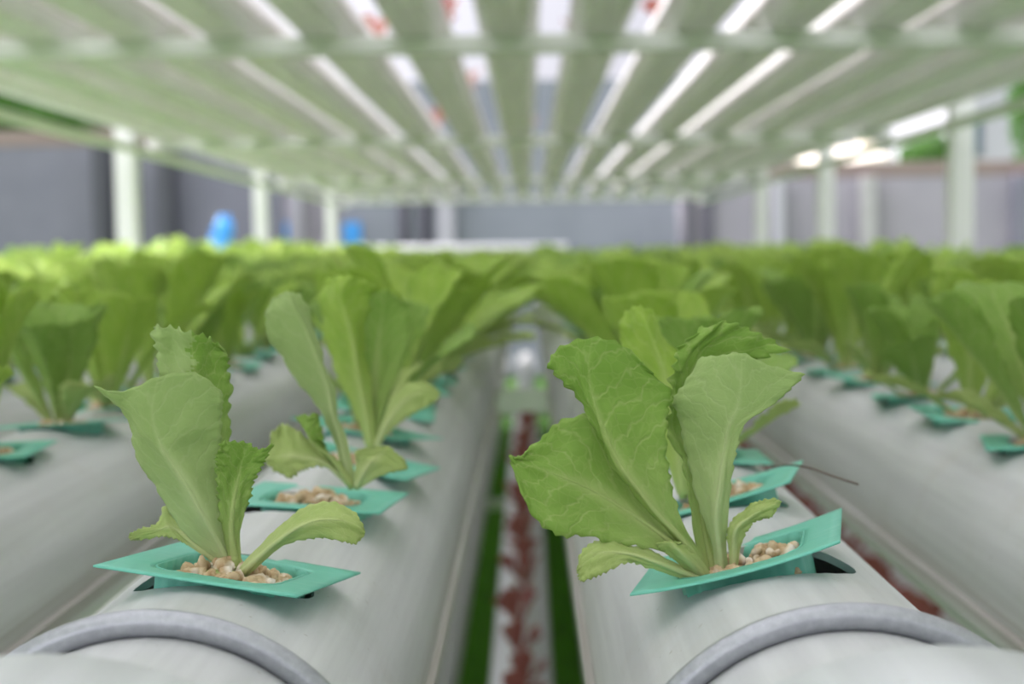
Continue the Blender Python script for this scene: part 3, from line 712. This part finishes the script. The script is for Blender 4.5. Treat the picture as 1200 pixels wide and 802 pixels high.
# second plant of the right row, mostly behind the first
K5 = (590, 370, 2.228, .646)
p4 = empty('green_lettuce', unp(806, 575, .646)); tag(p4, 'green lettuce hidden behind the nearest plant of the right hooped gutter', 'lettuce', 'green lettuces in the gutters')
TL([D(0, (455,470),(468,476),(482,470)), D([2,-2,2], (430,390),(460,390),(490,390)), D([4,-4,4], (380,260),(440,260),(500,250)), D([5,-4,4], (320,150),(420,150),(500,130)), D([6,-4,5], (305,50),(380,40),(445,90)), D([6,2,0,3,6], (312,-5),(335,-20),(360,-22),(392,-5),(400,30))], M['leaf_bright'], 41, p4, K5, amp=.0009)
TL([D(3, (460,470),(472,476),(485,470)), D([5,3,5], (470,380),(500,380),(530,380)), D([8,4,8], (480,250),(550,250),(620,250)), D([9,5,9], (500,120),(580,110),(640,140)), D(8, (540,60),(580,50),(620,80))], M['leaf'], 42, p4, K5, amp=.0009)

# every planting place, sorted by how large it shows
rnd = random.Random(7)
spots = []
for i, x in enumerate(XS):
    n = NUM[i]
    if i > 13: continue
    for j, yy in enumerate(ROWS):
        y = yy + (0 if abs(n) == 1 else .045)
        q = proj(Vector((x, y, ZM + .09))); vis = -60 < q[0] < 1260 and q[1] < 830
        if not vis and q[1] > 0 and not (-160 < q[0] < 1360): continue
        spots.append((q[2], i, n, j, x, y, -30 < q[0] < 1230))
spots.sort()
protos = [make_plant(100 + k, [.098, .090, .104, .094, .10][k], (M['leaf'] if k % 2 else M['leaf_bright'], M['leaf_pale'])) for k in range(5)]
for p in protos: p.name = 'green_lettuce'
used = [False] * 5
lowm = [plant_mesh(200 + k, [.100, .092, .106, .096, .102, .098][k], M['leaf_bright' if k % 3 else 'leaf']) for k in range(6)]
cupp = [make_cup(30 + k, .0005 * k, (0, 0, 0), (0, 0, 0), 5) for k in range(3)]
cused = [False] * 3
gravm = []
for k in range(4):
    o = gravel_mesh(60 + k, 110, .0175).build('gravel', M['stone']); gravm.append(o.data); bpy.data.objects.remove(o)
cupmesh_low = None
def copy_tree(o):
    c = o.copy(); COL.objects.link(c)
    for ch in o.children:
        d = ch.copy(); COL.objects.link(d); d.parent = c
    return c
ORDN = 'nearest second third fourth fifth sixth seventh eighth ninth tenth'.split()
count = {}
def wscale(n, d): return 1.75 if abs(n) == 1 and d > 1.25 else 1.12
def pscale(n, d):     # the outer left plants and the far ones stand taller
    k = 1.02 if d < 1.6 else 1.08 if d < 4 else 1.0 if abs(n) < 4 else 1.08
    if n <= -5: k *= 1.22
    return k * rnd.uniform(.88, 1.14)
stuffP, stuffC = [], []
for s, (dist, i, n, j, x, y, inside) in enumerate(spots):
    k = count.get(i, 0) if inside else 99; count[i] = count.get(i, 0) + (1 if inside else 0)
    zc = ZM + .317 * P
    loc = Vector((x + rnd.uniform(-.003, .003), y + rnd.uniform(-.004, .004), zc + .0005)); rot = rotm(rnd.uniform(-.35, .35), rnd.uniform(-.06, .06), rnd.uniform(-.10, .10))
    hero = None
    if abs(n) == 1 and j == 0: hero = (LC, rotm(*LROT)) if n < 0 else (RC, rotm(*RROT))
    if n == 1 and j == 1: loc = Vector((x - .006, y + .006, zc + .0005)); rot = rotm(-.25, .02, -.28)
    if n == -1 and j == 1: loc = Vector((x + .014, y + .012, zc - .0005)); rot = rotm(-.10, -.03, .08)
    if n == -1 and j == 2: loc = Vector((x + .019, y + .012, zc - .0025)); rot = rotm(-.2, -.03, .20)
    if n == -1 and j > 2: loc.x += .010; rot = rotm(-.15, 0, .12) @ rot
    if hero: loc, rot = hero
    w = where(n); far_ = 'further back' if inside else 'at the picture edge'
    if k < 8: lab = (ORDN[k], w)
    else: lab = None
    if s < 300:
        # cup
        if hero:
            c = make_cup(10 + n, 0.0 if n < 0 else .0022, loc, (0, 0, 0), 12)
        else:
            q = s % 3; c = cupp[q] if not cused[q] else copy_tree(cupp[q]); cused[q] = True
        c.location = loc; c.rotation_euler = rot.to_euler()
        tag(c, ('square sea green net cup, %s along the %s' % lab) if lab else 'green net cup %s along the %s' % (far_, w), 'net cup', ('net cups %s along the %s' % ('in front' if lab else far_, w)))
        if s < 40:
            if hero: g = gravel_mesh(5 + n, 150, .0178).build('gravel', M['stone'])
            else: g = put(bpy.data.objects.new('gravel', gravm[s % 4]))
            g.location = loc; g.rotation_euler = rot.to_euler()
            tag(g, ('tan gravel filling the cup, %s along the %s' % lab) if lab else 'tan gravel in cup %s along the %s' % (far_, w), 'gravel', None, 'stuff')
        # plant
        if abs(n) == 1 and j == 0 or (n == -1 and j in (1, 2)) or (n == 1 and j == 1): continue
        base = loc + rot @ Vector((0, 0, -.006))
        if s < 70:
            q = s % 5; t = protos[q] if not used[q] else copy_tree(protos[q]); used[q] = True
            t.location = base; t.rotation_euler = (rnd.uniform(-.1, .1), rnd.uniform(-.1, .1), rnd.uniform(0, 6.28))
            f = pscale(n, dist); t.scale = (f * wscale(n, dist), f * wscale(n, dist), f)
        else:
            t = put(bpy.data.objects.new('green_lettuce', lowm[s % 6])); t.location = base; t.rotation_euler = (rnd.uniform(-.15, .15), rnd.uniform(-.15, .15), rnd.uniform(0, 6.28)); f = pscale(n, dist); t.scale = (f * wscale(n, dist), f * wscale(n, dist), f)
        tag(t, ('green lettuce in the cup that is %s along the %s' % lab) if lab else 'blurred green lettuce %s along the %s' % (far_, w), 'lettuce', 'green lettuces in the gutters' if lab else 'lettuces %s along the %s' % (far_, w))
    else:
        stuffP.append((loc, rnd.uniform(0, 6.28), pscale(n, dist), s % 6, wscale(n, dist))); stuffC.append((loc, rot))
# the far remainder of the bed
tiny = [plant_mesh(300 + k, .101 + .004 * k, M['leaf_bright'], 5, 7, 6) for k in range(6)]
def merge(items, name, mat):
    VV = []; FF = []; UU = []; off = 0
    for me, mw in items:
        v = np.empty(len(me.vertices) * 3, dtype=np.float32); me.vertices.foreach_get('co', v); v = v.reshape(-1, 3)
        R = np.array(mw)[:3, :3]; T = np.array(mw)[:3, 3]; VV.append(v @ R.T + T)
        FF += [tuple(q + off for q in p.vertices) for p in me.polygons]
        if me.uv_layers:
            uv = np.zeros((len(v), 2), dtype=np.float32); L_ = me.uv_layers[0].data
            for lp_ in me.loops: uv[lp_.vertex_index] = L_[lp_.index].uv
            UU.append(uv)
        else: UU.append(np.zeros((len(v), 2), dtype=np.float32))
        off += len(v)
    return obj(name, np.concatenate(VV), FF, mat, None, True, np.concatenate(UU))
o = merge([(tiny[k], Matrix.Translation(l) @ Matrix.Rotation(a, 4, 'Z') @ Matrix.Diagonal((f * w_, f * w_, f, 1))) for l, a, f, k, w_ in stuffP], 'lettuce_bed', M['leaf_bright'])
tag(o, 'blurred mass of green lettuces filling the far half of the gutters', 'lettuces', None, 'stuff')
(V, Fc), _ = cup_meshes(99, .0005, 3)
tm = bpy.data.meshes.new('lid'); tm.from_pydata(V, [], Fc)
o = merge([(tm, Matrix.Translation(l) @ r.to_4x4()) for l, r in stuffC], 'net_cups', M['teal'])
tag(o, 'sea green net cup lids of the far half of the bed', 'net cups', None, 'stuff'); thick(o, .0007)

# red lettuces: lower tier below the gaps, upper tier above
redm = [plant_mesh(400 + k, .085, M['leaf_red'], 7, 9, 7) for k in range(4)]
rr = random.Random(11)
def red(x, y, z, lab, grp, f):
    o = put(bpy.data.objects.new('red_lettuce', redm[rr.randrange(4)])); o.location = (x, y, z); o.rotation_euler = (rr.uniform(-.2, .2), rr.uniform(-.2, .2), rr.uniform(0, 6.28)); o.scale = (f, f, f)
    tag(o, lab, 'red lettuce', grp)
for n in (-1, 0, 1):
    for q in range(30):
        y = 1.9 + q * .22
        if n and q % 2: continue
        red((-.12 + n) * P + rr.uniform(-.01, .01), y + rr.uniform(-.02, .02), ZL + .316 * P, 'dark red lettuce on a lower gutter seen through the central gap', 'red lettuces below the central gap', rr.uniform(.7, 1.35))
for n in (4, 5):
    for q in range(46):
        red((-.12 + n) * P + rr.uniform(-.015, .015), 3.0 + q * .13 + rr.uniform(-.02, .02), ZL + .316 * P, 'dark red lettuce on a lower gutter seen beside the right hooped gutter', 'red lettuces below the right hand gap', rr.uniform(1.2, 1.6))
for n, yy in ((-2, 2.6), (-2, 4.3), (-1, 2.75), (-1, 4.0), (-1, 5.6), (0, 3.0), (0, 5.2), (1, 4.4), (1, 6.2), (2, 4.1), (-3, 3.4), (-2, 7.0), (0, 7.6), (1, 8.2)):
    red((-.19 + n) * P + .02, yy, ZU + .316 * P, 'reddish lettuce on the upper tier glimpsed between overhead gutters', 'red lettuces on the upper tier', 1.25)
# grass seen through the gaps
b = MB(); rg = random.Random(5)
for i in range(26000):
    x, y = rg.uniform(-.9, 1.2), rg.uniform(2.2, 9.5); a = rg.uniform(0, 6.28); h = rg.uniform(.03, .07); w = .003; l = rg.uniform(-.03, .03)
    dx, dy = math.cos(a) * w, math.sin(a) * w
    b.add([(x - dx, y - dy, 0), (x + dx, y + dy, 0), (x + l, y + l * .5, h)], [(0, 1, 2)])
tag(b.build('grass', M['grass']), 'short green grass on the ground below the racks', 'grass', None, 'stuff')
# a loose dry root lying out from behind the right cup
b = MB(); pts = []
for x_, y_, Y in ((904, 547, .640), (925, 545, .632), (950, 549, .624), (978, 559, .616), (1006, 568, .61)): pts.append(unp(x_, y_, Y))
b.tube(catmull(pts, 16), .00045, 6)
tag(b.build('dry_root', M['twig']), 'thin dark dry root sticking out beside the right hooped gutter', 'root')
